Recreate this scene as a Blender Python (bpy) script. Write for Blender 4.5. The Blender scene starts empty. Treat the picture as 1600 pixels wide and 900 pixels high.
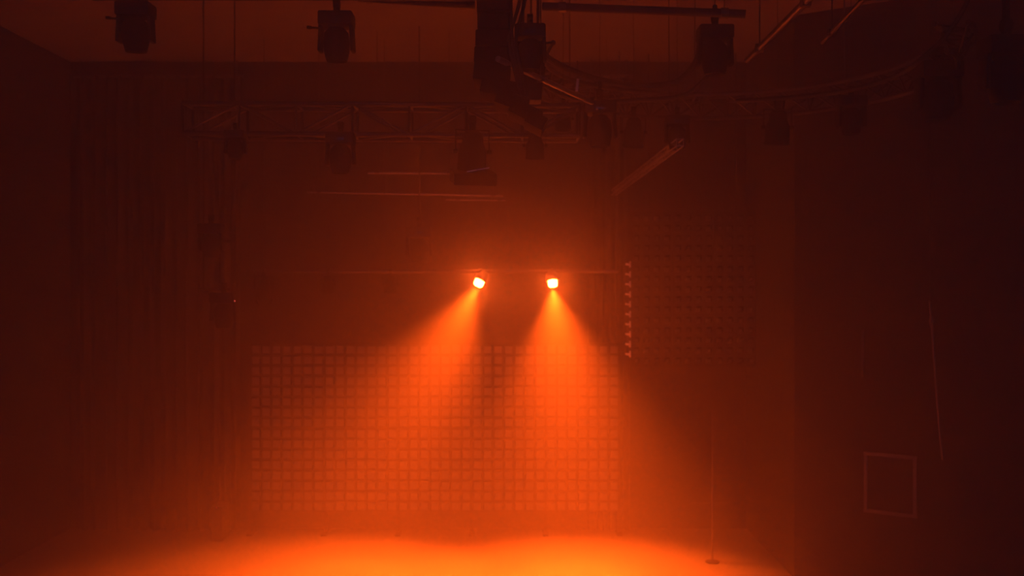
import bpy, bmesh, math, random
from mathutils import Vector, Matrix, Euler
random.seed(7)
C = bpy.context.scene.collection
sc = bpy.context.scene
PI = math.pi
F = 1500.0          # focal length in pixels of the 1600x900 frame
D_ISO, G_ISO, D_FWD, G_FWD = .0075, .0, .062, .87     # haze densities per metre and how forward each scatters
EYE = 3.6           # camera height above the stage floor

# ------------------------------------------------------------------ camera
cd = bpy.data.cameras.new('camera'); cam = bpy.data.objects.new('camera', cd); C.objects.link(cam)
cd.sensor_width = 36; cd.lens = 36 * F / 1600; cd.clip_start = .05; cd.clip_end = 100
cam.location = (0, 0, EYE); cam.rotation_euler = (PI / 2, 0, 0)
sc.camera = cam
cd.dof.use_dof = True; cd.dof.focus_distance = 6.5; cd.dof.aperture_fstop = 1.6   # the photo is soft far away

# ------------------------------------------------------------------ world: black hall filled with stage haze
w = bpy.data.worlds.new('hall'); sc.world = w; w.use_nodes = True
nt = w.node_tree; nt.nodes.clear()
wo = nt.nodes.new('ShaderNodeOutputWorld')
bg = nt.nodes.new('ShaderNodeBackground'); bg.inputs[0].default_value = (0, 0, 0, 1); bg.inputs[1].default_value = 0
hz = nt.nodes.new('ShaderNodeVolumeScatter')
hz.inputs['Color'].default_value = (.82, .76, .70, 1)
hz.inputs['Density'].default_value = D_ISO
hz.inputs['Anisotropy'].default_value = G_ISO
hz2 = nt.nodes.new('ShaderNodeVolumeScatter')          # larger droplets: strongly forward, they spread a glow round the lamps
hz2.inputs['Color'].default_value = (.82, .76, .70, 1)
hz2.inputs['Density'].default_value = D_FWD
hz2.inputs['Anisotropy'].default_value = G_FWD
ad = nt.nodes.new('ShaderNodeAddShader')
nt.links.new(hz.outputs[0], ad.inputs[0]); nt.links.new(hz2.outputs[0], ad.inputs[1])
nt.links.new(bg.outputs[0], wo.inputs['Surface']); nt.links.new(ad.outputs[0], wo.inputs['Volume'])

# ------------------------------------------------------------------ lights and exposure
BEAM = (1.0, .082, .0035)
LAMPS = [((751, 433), -26, 19.5, 18800.0, 72), ((863, 433), 4.5, 19.5, 20500.0, 78)]   # pixel, lean left/right, lean to the hall, watts, cone
LAMP_Y = 13.0; BLEND = 1.0; CORE = 11000.0
hl = bpy.data.lights.new('added_fill_light', 'AREA'); hl.shape = 'RECTANGLE'; hl.size = 9; hl.size_y = 3  # unseen bluish fill added behind the camera to lift the darkest areas
hl.energy = 36; hl.color = (.40, .66, 1.6)
ho = bpy.data.objects.new('added_fill_light', hl); C.objects.link(ho)
ho.location = (0, -3.5, 4.5); ho.rotation_euler = (PI / 2, 0, 0)
sc.view_settings.view_transform = 'Standard'; sc.view_settings.look = 'None'
sc.view_settings.gamma = 1; sc.view_settings.use_curve_mapping = False
sc.view_settings.exposure = 0.0
sc.cycles.use_denoising = True
sc.cycles.max_bounces = 8; sc.cycles.volume_bounces = 2; sc.cycles.diffuse_bounces = 2
sc.cycles.sample_clamp_indirect = 4

# ------------------------------------------------------------------ helpers
def at(px, py, Y):
    return Vector(((px - 800) / F * Y, Y, EYE + (450 - py) / F * Y))

def mat(name, col, rough=.6, metal=0., noise=0., scale=8., spec=.5, bump=0.):
    m = bpy.data.materials.new(name); m.use_nodes = True
    n = m.node_tree; b = n.nodes['Principled BSDF']
    b.inputs['Base Color'].default_value = (*col, 1)
    b.inputs['Roughness'].default_value = rough; b.inputs['Metallic'].default_value = metal
    b.inputs['Specular IOR Level'].default_value = spec
    if noise or bump:
        tc = n.nodes.new('ShaderNodeTexCoord'); nz = n.nodes.new('ShaderNodeTexNoise')
        nz.inputs['Scale'].default_value = scale; nz.inputs['Detail'].default_value = 4
        n.links.new(tc.outputs['Object'], nz.inputs['Vector'])
        if noise:
            r = n.nodes.new('ShaderNodeMapRange')
            r.inputs['To Min'].default_value = 1 - noise; r.inputs['To Max'].default_value = 1 + noise
            mx = n.nodes.new('ShaderNodeVectorMath'); mx.operation = 'SCALE'
            mx.inputs[0].default_value = col
            n.links.new(nz.outputs[0], r.inputs['Value']); n.links.new(r.outputs[0], mx.inputs['Scale'])
            n.links.new(mx.outputs[0], b.inputs['Base Color'])
        if bump:
            bp = n.nodes.new('ShaderNodeBump'); bp.inputs['Strength'].default_value = bump
            n.links.new(nz.outputs[0], bp.inputs['Height']); n.links.new(bp.outputs[0], b.inputs['Normal'])
    return m

def emis(name, col, s):
    m = bpy.data.materials.new(name); m.use_nodes = True
    b = m.node_tree.nodes['Principled BSDF']; b.inputs['Base Color'].default_value = (.02, .02, .02, 1)
    b.inputs['Emission Color'].default_value = (*col, 1); b.inputs['Emission Strength'].default_value = s
    return m

M = dict(
    floor=mat('stage_floor_paint', (.09, .09, .09), .6, 0, .12, 3., .3),
    wall=mat('black_wall_paint', (.022,.022,.022), .9, 0, .25, 2.),
    ceil=mat('dark_ceiling_paint', (.2, .195, .19), .9, 0, .3, 1.2),
    rib=mat('ceiling_steel', (.03, .03, .03), .7),
    cloth=mat('black_curtain', (.02, .02, .02), .95, 0, .3, 5.),
    black=mat('black_powder_coat', (.010, .010, .011), .75, 0, .2, 20., .15),
    plastic=mat('black_plastic', (.014, .014, .016), .6, 0, .15, 30., .2),
    alu=mat('worn_aluminium', (.38, .37, .36), .38, .9, .15, 25.),
    glint_metal=mat('pale_glint_metal', (.95, .93, .9), .6, .15, .05, 25.),  # near-white base colour stands in for glints on small metal parts
    steel=mat('dark_steel_pipe', (.14, .13, .12), .35, .85, .2, 25.),
    truss=mat('dull_truss_aluminium', (.055, .05, .05), .45, .6, .2, 25.),
    rubber=mat('black_cable_rubber', (.012, .012, .012), .6),
    glass=mat('dark_lens_glass', (.02, .02, .025), .08),
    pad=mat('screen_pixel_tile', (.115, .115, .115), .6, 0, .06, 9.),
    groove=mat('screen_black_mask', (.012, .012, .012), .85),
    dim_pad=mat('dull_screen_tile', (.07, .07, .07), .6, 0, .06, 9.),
    grille=mat('speaker_grille', (.012, .012, .012), .8, 0, .2, 60., .2, .4),
    wood=mat('painted_frame', (.20, .17, .14), .6, 0, .2, 12.),
    led=emis('lit_led_cluster', (1., .10, .011), 240),
    red=emis('red_indicator', (1., .10, .07), 1.6),
)

class MB:
    """collects shapes, then links them as one mesh object"""
    def __init__(s): s.b = bmesh.new()
    def box(s, c, size, rot=(0, 0, 0), bevel=0.):
        r = bmesh.ops.create_cube(s.b, size=1)
        vs = r['verts']
        bmesh.ops.scale(s.b, vec=size, verts=vs)
        if bevel:
            es = list({e for v in vs for e in v.link_edges})
            rb = bmesh.ops.bevel(s.b, geom=es, offset=bevel, segments=2, affect='EDGES', profile=.6)
            vs = list({v for f in rb['faces'] for v in f.verts} | {v for v in vs if v.is_valid})
        m = Matrix.Translation(Vector(c)) @ Euler(rot).to_matrix().to_4x4()
        bmesh.ops.transform(s.b, matrix=m, verts=vs)
        return s
    def tube(s, a, b, r, r2=None, seg=10, cap=True):
        a = Vector(a); b = Vector(b); d = b - a
        if d.length < 1e-6: return s
        q = d.to_track_quat('Z', 'Y').to_matrix().to_4x4()
        res = bmesh.ops.create_cone(s.b, cap_ends=cap, cap_tris=False, segments=seg, radius1=r,
                                    radius2=r if r2 is None else r2, depth=d.length)
        bmesh.ops.transform(s.b, matrix=Matrix.Translation((a + b) / 2) @ q, verts=res['verts'])
        return s
    def path(s, pts, r, seg=8):
        pts = [Vector(p) for p in pts]; rings = []
        up = Vector((0, 0, 1))
        for i, p in enumerate(pts):
            t = (pts[min(i + 1, len(pts) - 1)] - pts[max(i - 1, 0)]).normalized()
            u = t.cross(up)
            if u.length < .05: u = t.cross(Vector((1, 0, 0)))
            u.normalize(); v = t.cross(u).normalized()
            rings.append([s.b.verts.new(p + r * (math.cos(2 * PI * k / seg) * u + math.sin(2 * PI * k / seg) * v)) for k in range(seg)])
        for i in range(len(rings) - 1):
            for k in range(seg):
                s.b.faces.new((rings[i][k], rings[i][(k + 1) % seg], rings[i + 1][(k + 1) % seg], rings[i + 1][k]))
        s.b.faces.new(rings[0]); s.b.faces.new(list(reversed(rings[-1])))
        return s
    def lathe(s, prof, seg=24, m=None):
        """profile of (radius, z) turned about local Z"""
        rings = []
        for r, z in prof:
            if r < 1e-5: rings.append([s.b.verts.new((0, 0, z))])
            else: rings.append([s.b.verts.new((r * math.cos(2 * PI * k / seg), r * math.sin(2 * PI * k / seg), z)) for k in range(seg)])
        for A, B in zip(rings, rings[1:]):
            for k in range(seg):
                j = (k + 1) % seg
                if len(A) == 1 and len(B) > 1: s.b.faces.new((A[0], B[j], B[k]))
                elif len(B) == 1 and len(A) > 1: s.b.faces.new((A[k], A[j], B[0]))
                elif len(A) > 1: s.b.faces.new((A[k], A[j], B[j], B[k]))
        if m is not None: bmesh.ops.transform(s.b, matrix=m, verts=[v for R in rings for v in R])
        return s
    def build(s, name, m, parent=None, smooth=True):
        bmesh.ops.recalc_face_normals(s.b, faces=s.b.faces)
        me = bpy.data.meshes.new(name); s.b.to_mesh(me); s.b.free()
        me.materials.append(m)
        if smooth:
            for p in me.polygons: p.use_smooth = True
            me.set_sharp_from_angle(angle=math.radians(35))
        o = bpy.data.objects.new(name, me); C.objects.link(o)
        if parent is not None: o.parent = parent
        return o

def tag(o, label, cat, group=None, kind=None):
    o['label'] = label; o['category'] = cat
    if group: o['group'] = group
    if kind: o['kind'] = kind
    return o
def thing(name, label, cat, loc=(0, 0, 0), rot=(0, 0, 0), group=None):
    o = bpy.data.objects.new(name, None); C.objects.link(o); o.empty_display_size = .1
    o.location = loc; o.rotation_euler = rot
    return tag(o, label, cat, group)
def struct(name, mb, m):
    o = mb.build(name, m, None, False); o['kind'] = 'structure'; return o
def dup(root, loc, rot, label, group=None, scale=None):
    def cp(o, par):
        c = o.copy(); C.objects.link(c)
        if par is not None: c.parent = par
        for ch in list(o.children): cp(ch, c)
        return c
    r = cp(root, None); r.location = loc; r.rotation_euler = rot; r['label'] = label
    if group: r['group'] = group
    if scale: r.scale = (scale,) * 3
    return r

# ------------------------------------------------------------------ the room
BACK = 14.35; CEIL = 6.98
LX = -6.6; RX = 3.5
struct('floor', MB().box((1, 5, -.15), (19, 20, .3)), M['floor'])
struct('wall_back', MB().box((-1.55, BACK + .15, CEIL / 2), (10.4, .3, CEIL)), M['wall'])
struct('wall_left', MB().box((LX - .15, 5, CEIL / 2), (.3, 19, CEIL)), M['wall'])
struct('wall_right_rear', MB().box((RX + .15, 13.2, CEIL / 2), (.3, 2.6, CEIL)), M['wall'])
# right wall slants toward the hall
a = Vector((RX, 11.9, 0)); b = Vector((9.6, 11.9 - .6 * 6.6, 0)); d = b - a
ang = math.atan2(d.y, d.x); nrm = Vector((-d.y, d.x, 0)).normalized()
mid = (a + b) / 2 + nrm * .15
struct('wall_right', MB().box((mid.x, mid.y, CEIL / 2), (d.length, .3, CEIL), (0, 0, ang)), M['wall'])
struct('ceiling', MB().box((1, 5, CEIL + .15), (19, 20, .3)), M['ceil'])

# ------------------------------------------------------------------ pixel screen behind the beams
def screen(name, label, x0, x1, z0, z1, Y, pitch, cols, rows, padfrac, pad):
    root = thing(name, label, 'screen', ((x0 + x1) / 2, Y, z0))
    W = x1 - x0; H = z1 - z0
    pw = W / cols; ph = H / rows
    fr = MB()
    for i in range(cols + 1): fr.box((-W / 2 + pw * i, .12, H / 2), (.03, .05, H))
    for j in range(rows + 1): fr.box((0, .12, ph * j), (W, .05, .03))
    fr.build('support_frame', M['black'], root, False)
    for i in range(cols):
        for j in range(rows):
            cx = -W / 2 + pw * (i + .5); cz = ph * (j + .5)
            pm = MB(); nx = max(1, round(pw / pitch)); nz_ = max(1, round(ph / pitch))
            w_, h_ = pw - .008, ph - .008; g_ = (1 - padfrac) / 2
            us = [-w_ / 2]; vs_ = [-h_ / 2]; bu = []
            for n_, L_, arr in ((nx, w_, us), (nz_, h_, vs_)):
                for k in range(n_):
                    for t in (g_ * .7, g_ * 1.5, 1 - g_ * 1.5, 1 - g_ * .7): arr.append(-L_ / 2 + L_ * (k + t) / n_)
                arr.append(L_ / 2)
            def hgt(i_, n_): return i_ not in (0, 4 * n_ + 1) and (i_ - 1) % 4 in (1, 2)
            V = [[pm.b.verts.new((cx + u, .0 if hgt(a_, nx) and hgt(b_, nz_) else .03, cz + v)) for b_, v in enumerate(vs_)] for a_, u in enumerate(us)]
            for a_ in range(len(us) - 1):
                for b_ in range(len(vs_) - 1):
                    f = pm.b.faces.new((V[a_][b_], V[a_ + 1][b_], V[a_ + 1][b_ + 1], V[a_][b_ + 1]))
                    f.material_index = 1 if (a_ > 0 and (a_ - 1) % 4 == 1 and a_ < len(us) - 2 and b_ > 0 and (b_ - 1) % 4 == 1 and b_ < len(vs_) - 2) else 0
            pb_ = [[pm.b.verts.new((cx + u, .085, cz + v)) for v in (vs_[0], vs_[-1])] for u in (us[0], us[-1])]
            pm.b.faces.new((pb_[0][0], pb_[0][1], pb_[1][1], pb_[1][0]))
            for (e1, e2, lst) in ((pb_[0][0], pb_[0][1], V[0]), (pb_[1][0], pb_[1][1], V[-1]), (pb_[0][0], pb_[1][0], [c[0] for c in V]), (pb_[0][1], pb_[1][1], [c[-1] for c in V])):
                pm.b.faces.new([e1] + lst + [e2])
            po = pm.build('panel', M['groove'], root, False); po.data.materials.append(pad)
    return root
sY = 13.98
p0 = at(391, 800, sY); p1 = at(968, 538, sY)
scr = screen('led_screen', 'wide low black screen of square pixel tiles standing behind the two beams', p0.x, p1.x, p0.z, p1.z, sY, .1585, 5, 2, .80, M['pad'])
for i in range(6):
    x = (p1.x - p0.x) * (i / 5 - .5)
    MB().box((x, .12, -p0.z / 2), (.05, .05, p0.z)).box((x, .10, -p0.z + .01), (.08, .32, .02)).build('foot', M['black'], scr, False)
# raised screen at the right, the light on its edge tabs is put into their pale colour
q0 = at(986, 572, 13.7); q1 = at(1182, 332, 13.7)
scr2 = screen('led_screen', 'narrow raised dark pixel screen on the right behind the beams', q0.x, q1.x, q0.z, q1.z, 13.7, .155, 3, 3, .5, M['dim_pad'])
W2 = q1.x - q0.x
for k in range(10):
    z = (at(0, 413 + k * 15.6, 13.7).z) - q0.z
    MB().box((-W2 / 2 - .045, -.02, z), (.075, .10, .03), (0, .12, 0), .006).box((-W2 / 2 - .01, .03, z), (.02, .06, .09)).build('edge_latch', M['glint_metal'], scr2)
for s_ in (-1, 1):
    MB().tube((s_ * W2 * .35, .12, q1.z - q0.z), (s_ * W2 * .35, .12, CEIL - q0.z), .01).build('hanging_cable', M['rubber'], scr2)

# black side drapes
def drape(px0, px1, ptop, Y, label, folds):
    x0 = at(px0, 0, Y).x; x1 = at(px1, 0, Y).x; top = CEIL - .25
    mb = MB(); n = folds * 8; fr_ = []; bk = []
    for i in range(n + 1):
        x = x0 + (x1 - x0) * i / n; y = Y + .05 * math.sin(2 * PI * i / 8) + .015 * math.sin(i * 1.7)
        fr_.append([mb.b.verts.new((x, y, z)) for z in (.02, top)])
        bk.append([mb.b.verts.new((x, y + .012, z)) for z in (.02, top)])
    for i in range(n):
        mb.b.faces.new((fr_[i][0], fr_[i + 1][0], fr_[i + 1][1], fr_[i][1]))
        mb.b.faces.new((bk[i + 1][0], bk[i][0], bk[i][1], bk[i + 1][1]))
        for k in (0, 1): mb.b.faces.new((fr_[i][k], bk[i][k], bk[i + 1][k], fr_[i + 1][k]))
    for i in (0, n): mb.b.faces.new((fr_[i][0], fr_[i][1], bk[i][1], bk[i][0]))
    r = thing('stage_curtain', label, 'curtain', (0, 0, 0))
    mb.build('cloth', M['cloth'], r)
    MB().tube((x0 - .05, Y, top), (x1 + .05, Y, top), .025).build('rail', M['steel'], r)
    for x in (x0 + .05, x1 - .05): MB().tube((x, Y, top), (x, Y, CEIL), .008).build('hanger', M['steel'], r)
drape(918, 984, 320, 14.2, 'narrow black curtain beside the right end of the low screen', 5)
drape(120, 375, 320, 14.2, 'wide black curtain hanging left of the low screen', 14)

# ------------------------------------------------------------------ trusses and pipes
def box_truss(name, label, a, b, h, dpt, r, bay, m, group=None):
    """a, b: centre line of the bottom front chord; h up, dpt away"""
    a = Vector(a); b = Vector(b); L = (b - a).length; u = (b - a).normalized()
    root = thing(name, label, 'truss', a)
    side = u.cross(Vector((0, 0, 1))).normalized()
    if side.y < 0 and abs(side.y) > .3: side = -side
    corners = [Vector((0, 0, 0)), side * dpt, Vector((0, 0, h)), side * dpt + Vector((0, 0, h))]
    for c in corners: MB().tube(c, c + u * L, r).build('chord', m, root)
    n = max(1, round(L / bay))
    for f_, (p, q) in enumerate(((0, 2), (1, 3), (0, 1), (2, 3))):
        mb = MB()
        for i in range(n + 1): mb.tube(corners[p] + u * L * i / n, corners[q] + u * L * i / n, r * .55, seg=6)
        for i in range(n):
            s0, s1 = (p, q) if i % 2 == 0 else (q, p)
            mb.tube(corners[s0] + u * L * i / n, corners[s1] + u * L * (i + 1) / n, r * .5, seg=6)
        mb.build('lacing', m, root)
    for t in (.12, .88):
        p = u * L * t + Vector((0, 0, h)) + side * dpt / 2
        MB().tube(p, (p.x, p.y, CEIL - a.z), .007, seg=6).tube(p - side * dpt / 2, p + side * dpt / 2, r * .7).build('hanging_chain', M['steel'], root)
    return root
t1a = at(285, 208, 9.0); t1b = at(905, 212, 9.0)
box_truss('box_truss', 'long dark box truss crossing the left and centre below the ceiling', t1a, t1b, .285, .30, .024, .56, M['truss'])
t0a = at(120, -20, 8.0); t0b = at(742, -14, 8.0)
box_truss('box_truss', 'near overhead truss at the top edge carrying the two hanging lights', (t0a.x, 8, t0a.z), (t0b.x, 8, t0a.z), .285, .30, .024, .6, M['truss'])
pa = at(955, 305, 14.2); pb = at(1057, 228, 9.6)
box_truss('side_truss', 'silvery laced truss running back along the right of the stage', pb, pa, .07, .07, .008, .3, M['alu'])

def pipe(label, pts, r, m, drops=(), cat='pipe', name='pipe'):
    root = thing(name, label, cat, pts[0]); o = Vector(pts[0])
    MB().tube((0, 0, 0), Vector(pts[-1]) - o, r, seg=14).build('tube', m, root)
    for t in drops:
        p = (Vector(pts[-1]) - o) * t
        MB().tube(p, (p.x, p.y, CEIL - .004 - o.z), .006, seg=6).tube(p - Vector((.03, 0, 0)), p + Vector((.03, 0, 0)), r * 1.35).build('suspension_wire', M['steel'], root)
    return root
pipe('upper of the thin horizontal pipes high in front of the back wall', [at(575, 270, 12.6), at(716, 271, 12.6)], .014, M['alu'], (.1, .9))
pipe('long thin horizontal pipe high in front of the back wall', [at(480, 300, 13.2), at(786, 306, 13.2)], .014, M['alu'], (.06, .95))
pipe('short thin pipe just under the long one near the centre', [at(697, 312, 13.3), at(790, 313, 13.3)], .012, M['alu'], (.2, .9))
pipe('lighting pipe that carries the two lit lamps', [at(395, 424, LAMP_Y), at(965, 424, LAMP_Y)], .024, M['steel'], (.03, .36, .7, .97), name='lighting_pipe')
pipe('slanting pipe with a glint crossing the dark loudspeaker stack', [at(778, 92, 6.9), at(925, 160, 8.6)], .022, M['alu'], (.4,))
pipe('long pipe rising steeply to the top edge on the right', [at(1168, 94, 8.2), at(1290, -28, 6.0)], .028, M['steel'], (.2, .8))
pipe('fainter parallel pipe farther right near the top edge', [at(1285, 66, 7.6), at(1375, -28, 6.0)], .020, M['steel'], (.2, .8))
pipe('dark horizontal pipe along the top edge right of centre', [at(848, 10, 8.3), at(1165, 22, 7.9)], .035, M['rib'], (.1, .9))
pipe('dark horizontal pipe along the top edge left of centre', [at(560, -3, 8.75), at(742, 8, 8.65)], .035, M['rib'], (.1, .9))

# curved truss hanging over the right of the stage
cc = Vector((2.1, 9.1)); R0 = 1.8; zt = EYE + 2.2
ct = thing('curved_truss', 'curved dark truss sweeping round over the right of the stage', 'truss', (cc.x, cc.y, zt))
A0, A1, NB = -38, 196, 26
def ring(t, r, z): return Vector((r * math.cos(math.radians(t)), r * math.sin(math.radians(t)), z))
chs = [(R0, 0), (R0 + .26, -.03), (R0 + .13, -.25)]
for r_, z_ in chs:
    MB().path([ring(A0 + (A1 - A0) * i / 60, r_, z_) for i in range(61)], .024).build('chord', M['steel'] if z_ == 0 else M['truss'], ct)
for (p, q) in ((0, 1), (1, 2), (2, 0)):
    mb = MB()
    for i in range(NB):
        t = A0 + (A1 - A0) * i / NB; t2 = A0 + (A1 - A0) * (i + 1) / NB
        mb.tube(ring(t, *chs[p]), ring(t2, *chs[q]), .011, seg=6).tube(ring(t2, *chs[p]), ring(t2, *chs[q]), .011, seg=6)
    mb.build('lacing', M['truss'], ct)
for t in (-15, 40, 90, 140, 185):
    p = ring(t, R0 + .13, 0)
    MB().tube(p, (p.x, p.y, CEIL - zt), .008, seg=6).tube(ring(t, R0, 0), ring(t, R0 + .26, -.03), .012).build('hanging_chain', M['steel'], ct)
# a short metal strut, its glint put into the pale colour
g = at(902, 133, 9.9)
o = thing('hanging_strap', 'short bright upright strap glinting under the left of the curved truss', 'strap', g)
MB().box((0, 0, 0), (.028, .016, .13), (0, .09, 0), .003).build('strap', M['glint_metal'], o)
MB().tube((0, 0, .05), (0, 0, .25), .006).build('hook', M['steel'], o)

# loose cables swagged along the curved truss
def cable(label, pts, r, name='cable', cat='cable', grp=None):
    P = [Vector(p) for p in pts]; out = []
    ext = [P[0] * 2 - P[1]] + P + [P[-1] * 2 - P[-2]]
    for i in range(1, len(ext) - 2):
        for k in range(8):
            t = k / 8
            p0_, p1_, p2_, p3_ = ext[i - 1:i + 3]
            out.append(.5 * ((2 * p1_) + (p2_ - p0_) * t + (2 * p0_ - 5 * p1_ + 4 * p2_ - p3_) * t * t + (-p0_ + 3 * p1_ - 3 * p2_ + p3_) * t ** 3))
    out.append(P[-1])
    o = MB().path(out, r).build(name, M['rubber']); tag(o, label, cat, grp); return o
cable('thick black cable sagging from the loudspeaker stack along the curved truss', [at(846, 84, 9.0), at(880, 104, 9.2), at(935, 124, 9.4), at(1000, 134, 9.5), at(1055, 128, 9.4), at(1085, 100, 9.2), at(1100, 60, 9.0)], .030)
cable('thinner black cable sagging below the thick one', [at(848, 132, 9.0), at(880, 150, 9.3), at(930, 158, 9.5), at(1010, 156, 9.5), at(1070, 148, 9.4), at(1105, 120, 9.2)], .022)
cable('black cable swag at the far right near the top edge', [at(1560, -216, 7.6), at(1525, -40, 7.7), at(1490, 40, 7.8), at(1440, 92, 8.0), at(1400, 118, 8.3), at(1330, 140, 8.6), at(1240, 152, 9.0), at(1150, 158, 9.3)], .02)

# ------------------------------------------------------------------ stage lights
def clamp_parts(root, up, w_=.05):
    MB().box((0, 0, up - .035), (w_, .03, .07), bevel=.006).tube((-.025, 0, up), (.025, 0, up), .036, seg=12) \
        .tube((0, -.03, up - .03), (0, .05, up - .03), .007, seg=6).build('clamp', M['black'], root)
def moving_head(name, label, loc, tilt=0., yaw=0., scale=1., grp=None):
    """origin at the clamp; base box, yoke arms, round head hanging below"""
    r = thing(name, label, 'stage light', loc, (0, 0, yaw), grp); r.scale = (scale,) * 3
    clamp_parts(r, 0)
    MB().box((0, 0, -.125), (.27, .20, .11), bevel=.018).build('base', M['plastic'], r)
    MB().box((0, -.102, -.125), (.10, .006, .05), bevel=.002).build('display', M['glass'], r)
    for s_ in (-1, 1):
        MB().box((s_ * .125, 0, -.27), (.03, .11, .22), (0, -s_ * .05, 0), .012).build('yoke_arm', M['plastic'], r)
    hm = Matrix.Translation((0, 0, -.32)) @ Matrix.Rotation(tilt, 4, 'X')
    MB().lathe([(0, .13), (.06, .13), (.095, .09), (.105, .02), (.10, -.06), (.082, -.13), (.076, -.135), (.07, -.12)], 24, hm) \
        .build('head', M['plastic'], r)
    MB().lathe([(.07, -.12), (.04, -.112), (0, -.108)], 20, hm).build('lens', M['glass'], r)
    return r
def par_can(name, label, loc, tilt=0., yaw=0., scale=1., grp=None, doors=False):
    r = thing(name, label, 'stage light', loc, (0, 0, yaw), grp); r.scale = (scale,) * 3
    clamp_parts(r, 0)
    y = MB().box((0, 0, -.075), (.25, .03, .006))
    for s_ in (-1, 1): y.box((s_ * .125, 0, -.16), (.006, .03, .18)).tube((s_ * .112, 0, -.235), (s_ * .145, 0, -.235), .016)
    y.build('yoke', M['black'], r)
    hm = Matrix.Translation((0, 0, -.235)) @ Matrix.Rotation(tilt, 4, 'X')
    MB().lathe([(0, .15), (.05, .15), (.075, .12), (.08, .06), (.105, .01), (.108, -.13), (.113, -.135), (.113, -.155), (.098, -.155), (.098, -.11)], 24, hm) \
        .build('housing', M['black'], r)
    MB().lathe([(.098, -.11), (.05, -.10), (0, -.097)], 20, hm).build('lens', M['glass'], r)
    if doors:
        for k in range(4):
            dm = hm @ Matrix.Rotation(k * PI / 2, 4, 'Z') @ Matrix.Translation((0, .115, -.155)) @ Matrix.Rotation(-.5, 4, 'X')
            mb = MB(); mb.box((0, 0, -.05), (.17, .003, .10)); bmesh.ops.transform(mb.b, matrix=dm, verts=mb.b.verts)
            mb.build('barn_door', M['black'], r)
    return r
def to_ceiling(h, link=0):
    MB().tube((0, 0, 0), (0, 0, (CEIL - .004 - h.location.z) / h.scale[0]), .003 / h.scale[0], seg=6).build('suspension_wire', M['steel'], h)
G1 = 'lights hanging from the near overhead truss'
def hang(fn, label, px, pytop, Y, **k):
    return fn(k.pop('name', 'moving_head_light' if fn is moving_head else 'par_light'), label, at(px, pytop, Y), **k)
# the two silhouettes upper left, each with a small handle on its left
for i, (px, py, lb) in enumerate(((208, -8, 'dark moving head light hanging at the top edge far left'), (522, 7, 'dark moving head light hanging left of the loudspeaker stack'))):
    h = hang(moving_head, lb, px + 4, py, 8.0, scale=1.05, grp=G1, tilt=.1)
    MB().tube((-.13, 0, -.19), (-.20, 0, -.185), .009).tube((-.20, 0, -.185), (-.235, 0, -.18), .014).build('side_handle', M['black'], h)
    if i: MB().tube((0, 0, 0), (0, 0, .18), .022).build('drop_pipe', M['black'], h)
G2 = 'lights under the long box truss'
hang(moving_head, 'dark square-bodied light under the box truss left of centre', 532, 196, 8.95, scale=.98, grp=G2)
hang(moving_head, 'faint dark light under the box truss at its left end', 368, 196, 8.95, scale=.7, grp=G2)
vis = hang(par_can, 'dark light with a glinting visor under the box truss at centre', 738, 188, 8.95, scale=1.25, grp=G2, tilt=.3, yaw=.2, doors=False)
MB().box((0, -.03, -.43), (.32, .24, .09), (.25, 0, 0), .01).build('visor', M['black'], vis)
MB().box((.02, -.14, -.385), (.17, .012, .008), (0, -.20, 0), .002).build('visor_lip', M['glint_metal'], vis)  # visor glint, made by the lip's pale colour
hang(par_can, 'small dark light under the box truss right of the glinting one', 836, 196, 8.95, scale=.8, grp=G2, tilt=.2)
G3 = 'unlit lights on the lighting pipe'
hang(par_can, 'unlit tilted lamp on the lighting pipe, its left end', 412, 424, LAMP_Y, scale=.95, grp=G3, tilt=.2, yaw=.5, doors=True)
hang(par_can, 'faint unlit lamp on the lighting pipe, second from the left end', 512, 424, LAMP_Y, scale=.75, grp=G3, tilt=.2)
hang(par_can, 'small unlit lamp on the lighting pipe left of the lit pair', 610, 424, LAMP_Y, scale=.75, grp=G3, tilt=-.1)
# left boom with two lamps, and the one left of the lit pair
def boom(label, px, pyb, pyt, Y):
    a_ = at(px, pyb, Y); b_ = at(px, pyt, Y)
    r = thing('drop_pipe', label, 'pipe', (a_.x, a_.y, a_.z))
    MB().tube((0, 0, 0), (0, 0, CEIL - a_.z), .009).build('tube', M['rib'], r)
    for z in (0, .55): MB().tube((-.05, 0, z + .0), (.3 if z else .3, 0, z + .0), .018).build('cross_arm', M['rib'], r)
boom('dark upright pipe at the left holding two faint lights', 318, 452, 0, 11.0)
hang(moving_head, 'upper of the two faint lights on the dark pipe at the left', 330, 340, 11.0, scale=1.0, grp='faint lights at the left')
h = hang(moving_head, 'lower of the two faint lights, with a red dot, at the left', 350, 447, 10.9, scale=1.05, grp='faint lights at the left')
MB().lathe([(0, .007), (.007, .003), (.007, -.003), (0, -.007)], 10, Matrix.Translation((.14, -.08, -.16))).build('indicator', M['red'], h)
h = hang(moving_head, 'faint dark light above and left of the lit pair', 655, 345, 12.4, scale=1.2, grp=None)
MB().tube((0, 0, 0), (0, 0, (CEIL - at(655, 345, 12.4).z) / 1.2), .008).build('drop_pipe', M['rib'], h)

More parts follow.
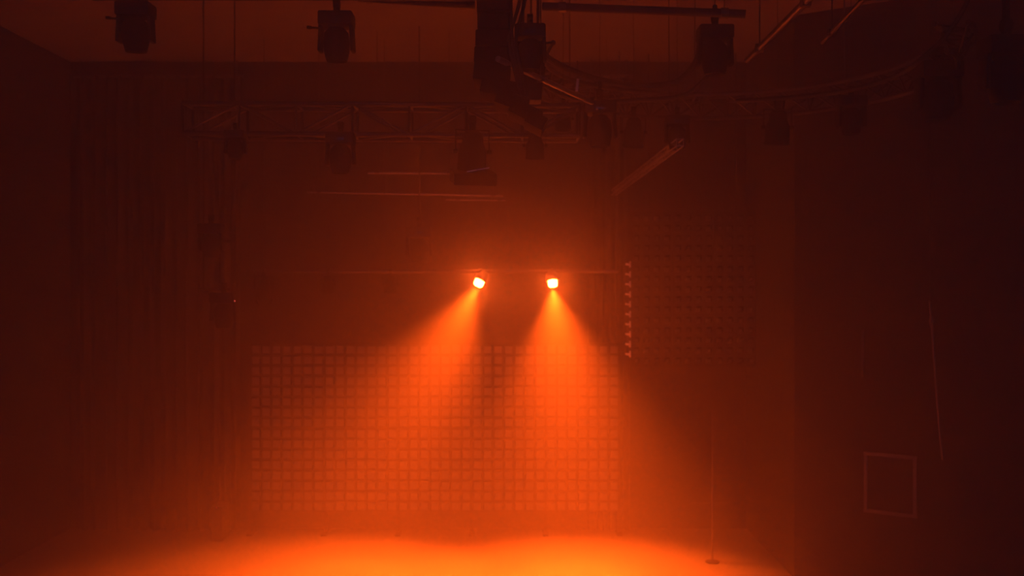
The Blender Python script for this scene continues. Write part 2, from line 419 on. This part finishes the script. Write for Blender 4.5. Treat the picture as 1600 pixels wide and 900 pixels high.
# lights on the curved truss
G4 = 'lights on the curved truss'
def on_truss(fn, label, px, py, Y, drop=0., **k):
    h = hang(fn, label, px, py, Y, grp=G4, **k); to_ceiling(h, 1)
    if drop: MB().tube((0, 0, 0), (0, 0, drop), .018).build('drop_pipe', M['black'], h)
    return h
on_truss(moving_head, 'dark light under the curved truss, second from its left end', 937, 146, 9.4, scale=1.15, drop=.1)
on_truss(par_can, 'small dark light at the left end of the curved truss', 880, 158, 9.6, scale=.75, drop=.15)
on_truss(par_can, 'dark light under the middle of the curved truss left part', 990, 172, 10.2, scale=1.0, tilt=.3)
on_truss(moving_head, 'dark light at the near end of the silvery side truss', 1058, 172, 9.9, scale=.9)
on_truss(moving_head, 'dark light hanging high right of centre, above the curved truss', 1117, 28, 8.4, scale=1.1, drop=.1)
on_truss(par_can, 'faint dark light under the curved truss on the right', 1215, 158, 10.3, scale=1.2, tilt=.2)
on_truss(moving_head, 'faint dark light under the far right of the curved truss', 1330, 140, 9.7, scale=1.0)
on_truss(moving_head, 'black light near the right end of the curved truss', 1465, 82, 8.6, scale=1.35)
# right-most drop
h = hang(moving_head, 'black light hanging at the upper right edge', 1572, 40, 7.6, scale=1.35)
MB().tube((0, 0, 0), (0, 0, (CEIL - at(1572, 40, 7.6).z) / 1.35), .02).build('drop_pipe', M['black'], h)

# ------------------------------------------------------------------ hanging loudspeaker stack (stepped, curving to the right)
YS = 7.2; K = YS / F
root = thing('loudspeaker_stack', 'big black stepped loudspeaker stack hanging at top centre', 'loudspeaker', at(772, 0, YS))
o0 = at(772, 0, YS)
boxes = [(772, -12, 56, 26, 0), (773, 15, 54, 26, 0), (773, 42, 52, 26, 0), (772, 68, 56, 26, .02), (770, 94, 56, 26, .04),
         (769, 120, 56, 27, .10), (781, 143, 58, 27, .22), (800, 163, 52, 24, .34), (821, 180, 50, 24, .46), (837, 193, 32, 22, .5)]
for cx, cy, bw, bh, tl in boxes:
    c = at(cx, cy, YS) - o0
    cb = MB().box(c, (bw * K, .34, bh * K * .97), (0, tl, 0), .012).build('cabinet', M['black'], root)
    MB().box(c + Vector((0, -.176, 0)), (bw * K * .86, .012, bh * K * .78), (0, tl, 0), .004).build('grille', M['grille'], cb)
MB().tube((-.10, 0, .1), (-.10, 0, CEIL - o0.z), .009).tube((.10, 0, .1), (.10, 0, CEIL - o0.z), .009).box((0, 0, .14), (.3, .2, .04)).build('flying_bracket', M['steel'], root)
# equipment beside the stack
h = hang(moving_head, 'black square light fixed against the right side of the loudspeaker stack', 828, 28, 7.15, scale=.86, grp=None)
h = thing('power_rack', 'tall black equipment case hanging right of the loudspeaker stack', 'equipment case', at(829, 80, 7.7))
MB().box((0, 0, 0), (46 * K, .25, 82 * K), (0, 0, 0), .015).build('case', M['black'], h)
MB().box((0, 0, -(62) * K), (40 * K, .2, 48 * K), (0, .05, 0), .03).build('cable_box', M['plastic'], h)
for dx in (-.06, .06): MB().tube((dx, 0, .15), (dx, 0, CEIL - at(829, 80, 7.7).z), .012).build('hanging_strap', M['rubber'], h)
for i, (x0, x1) in enumerate(((798, 806), (812, 802), (820, 812))):
    cable('loose black cable %s between the loudspeaker stack and the case' % ('nearest the stack', 'in the middle', 'nearest the case')[i],
          [at(x0, -60, 7.05), at(x0, 0, 7.05), at(x1 - 6, 60, 7.0), at(x1, 100, 7.0), at(x1 + 12, 150, 7.05)], .014)

# ------------------------------------------------------------------ the two lit lamps
def lit_lamp(label, px, py, lean, tocam, watts, cone):
    p = at(px, py, LAMP_Y); top = at(px, 424, LAMP_Y)
    r = thing('lit_stage_lamp', label, 'stage light', (p.x, p.y, top.z), (0, 0, 0), 'lit lamps')
    clamp_parts(r, 0)
    drop = top.z - p.z + .03
    y = MB().box((0, 0, -.02), (.2, .025, .006))
    for s_ in (-1, 1): y.box((s_ * .10, 0, -.02 - drop / 2), (.006, .025, drop))
    y.build('yoke', M['black'], r)
    rm = Euler((math.radians(-tocam), math.radians(-lean) * -1, 0), 'YXZ')
    dirv = Vector((math.tan(math.radians(lean)), -math.tan(math.radians(tocam)), -1)).normalized()
    q = (-dirv).to_track_quat('Z', 'Y').to_matrix().to_4x4()
    hm = Matrix.Translation((0, 0, -drop)) @ q
    MB().lathe([(0, .13), (.05, .13), (.075, .10), (.085, .02), (.09, -.01), (.09, -.03), (.08, -.03), (.08, -.012)], 24, hm).build('housing', M['black'], r)
    c = MB()
    for k in range(7):
        a_ = k * PI / 3; rr = 0 if k == 6 else .040
        c.lathe([(0, -.105), (.014, -.101), (.023, -.088), (.026, -.070), (.026, -.012), (0, -.012)], 12, hm @ Matrix.Translation((rr * math.cos(a_), rr * math.sin(a_), 0)))
    c.build('led_cluster', M['led'], r)
    L = bpy.data.lights.new('beam', 'SPOT'); L.energy = watts; L.color = BEAM
    L.spot_size = math.radians(cone); L.spot_blend = BLEND; L.shadow_soft_size = .06
    lo = bpy.data.objects.new('beam', L); C.objects.link(lo); lo.parent = r
    lo.location = Vector((0, 0, -drop)) + dirv * .13
    lo.rotation_euler = (-dirv).to_track_quat('Z', 'Y').to_euler()
    L2 = bpy.data.lights.new('beam_core', 'SPOT'); L2.energy = CORE; L2.color = BEAM
    L2.spot_size = math.radians(38); L2.spot_blend = 1; L2.shadow_soft_size = .06
    lo2 = bpy.data.objects.new('beam_core', L2); C.objects.link(lo2); lo2.parent = r
    lo2.location = lo.location; lo2.rotation_euler = lo.rotation_euler
    return r
lit_lamp('left of the two lit lamps, its orange beam aimed down to the left', *LAMPS[0][0], *LAMPS[0][1:])
lit_lamp('right of the two lit lamps, its orange beam aimed straight down', *LAMPS[1][0], *LAMPS[1][1:])

# ------------------------------------------------------------------ things on the right wall and floor
def wall_pt(px, py, off=.03):
    k = (px - 800) / F                       # x = k*y on the slanted wall face y = 11.9-.6(x-RX)
    y = (11.9 + .6 * RX) / (1 + .6 * k)
    return at(px, py, y) - nrm * off
c0 = wall_pt(1392, 756); Yc = c0.y
r = thing('wall_frame', 'square frame with faintly lit edges low on the slanted right wall', 'frame', c0, (0, 0, ang))
tl_, tr_, bl_, br_ = wall_pt(1355, 708), wall_pt(1432, 714), wall_pt(1355, 797), wall_pt(1432, 805)
wd = (tr_ - tl_).length; hh = ((tl_.z - bl_.z) + (tr_.z - br_.z)) / 2
MB().box((0, .012, 0), (wd, .02, hh)).build('panel', M['cloth'], r, False)
for s_ in (-1, 1):
    MB().box((0, -.01, s_ * hh / 2), (wd + .05, .05, .04), (0, 0, 0), .006).build('rail', M['wood'], r)
    MB().box((s_ * wd / 2, -.01, 0), (.04, .05, hh), (0, 0, 0), .006).build('stile', M['wood'], r)
# hanging rope with lit edge
a_ = wall_pt(1461, 470, .35); b_ = wall_pt(1464, 500, .35); c_ = wall_pt(1474, 640, .35); d_ = wall_pt(1481, 712, .35)
r = thing('hanging_rope', 'long thin rope with a lit knot hanging by the right wall', 'rope', a_)
MB().path([(0, 0, 0), b_ - a_, c_ - a_, d_ - a_], .013).build('rope', M['wood'], r)
MB().tube((0, 0, -.01), (0, 0, CEIL - a_.z), .004, seg=6).build('suspension_cord', M['rubber'], r)
MB().lathe([(0, .06), (.018, .04), (.03, 0), (.022, -.05), (0, -.09)], 12, Matrix.Translation(b_ - a_)).build('knot', M['wood'], r)
for px, t_, b__ in ((1430, 492, 612), (1349, 515, 590)):
    p = wall_pt(px, t_, .03); q_ = wall_pt(px, b__, .03)
    o = MB().box(((p + q_) / 2), (.03, .03, (p - q_).length), (0, 0, ang), .004).build('cable_duct', M['steel'])
    tag(o, 'thin upright duct on the right wall %s' % ('above the square frame' if px == 1430 else 'left of the square frame'), 'duct')
# slim stand with a low crossbar
s0 = at(1113, 790, 12.6)
r = thing('floor_stand', 'slim upright stand with a low round base at the right of the glow', 'stand', (s0.x, 12.6, 0))
MB().tube((0, 0, .03), (0, 0, at(0, 640, 12.6).z), .012).build('pole', M['steel'], r)
MB().lathe([(0, 0), (.09, 0), (.09, .015), (.03, .035), (0, .035)], 28).build('base', M['black'], r)
MB().tube((-.28, 0, at(0, 786, 12.6).z), (.25, 0, at(0, 786, 12.6).z), .011).build('cross_arm', M['steel'], r)
# floor box with red power dot on the left
f0 = at(338, 794, 12.4)
f0 = at(338, 794, 13.6)
r = thing('floor_equipment_box', 'small black equipment box with a red dot at the left of the screen', 'equipment box', (f0.x, 13.8, 0))
MB().box((0, 0, .25), (.16, .36, .50), (0, 0, 0), .02).build('case', M['cloth'], r)
MB().lathe([(0, .006), (.006, .003), (.006, -.003), (0, -.006)], 10, Matrix.Translation((0, -.185, f0.z))).build('indicator', M['red'], r)
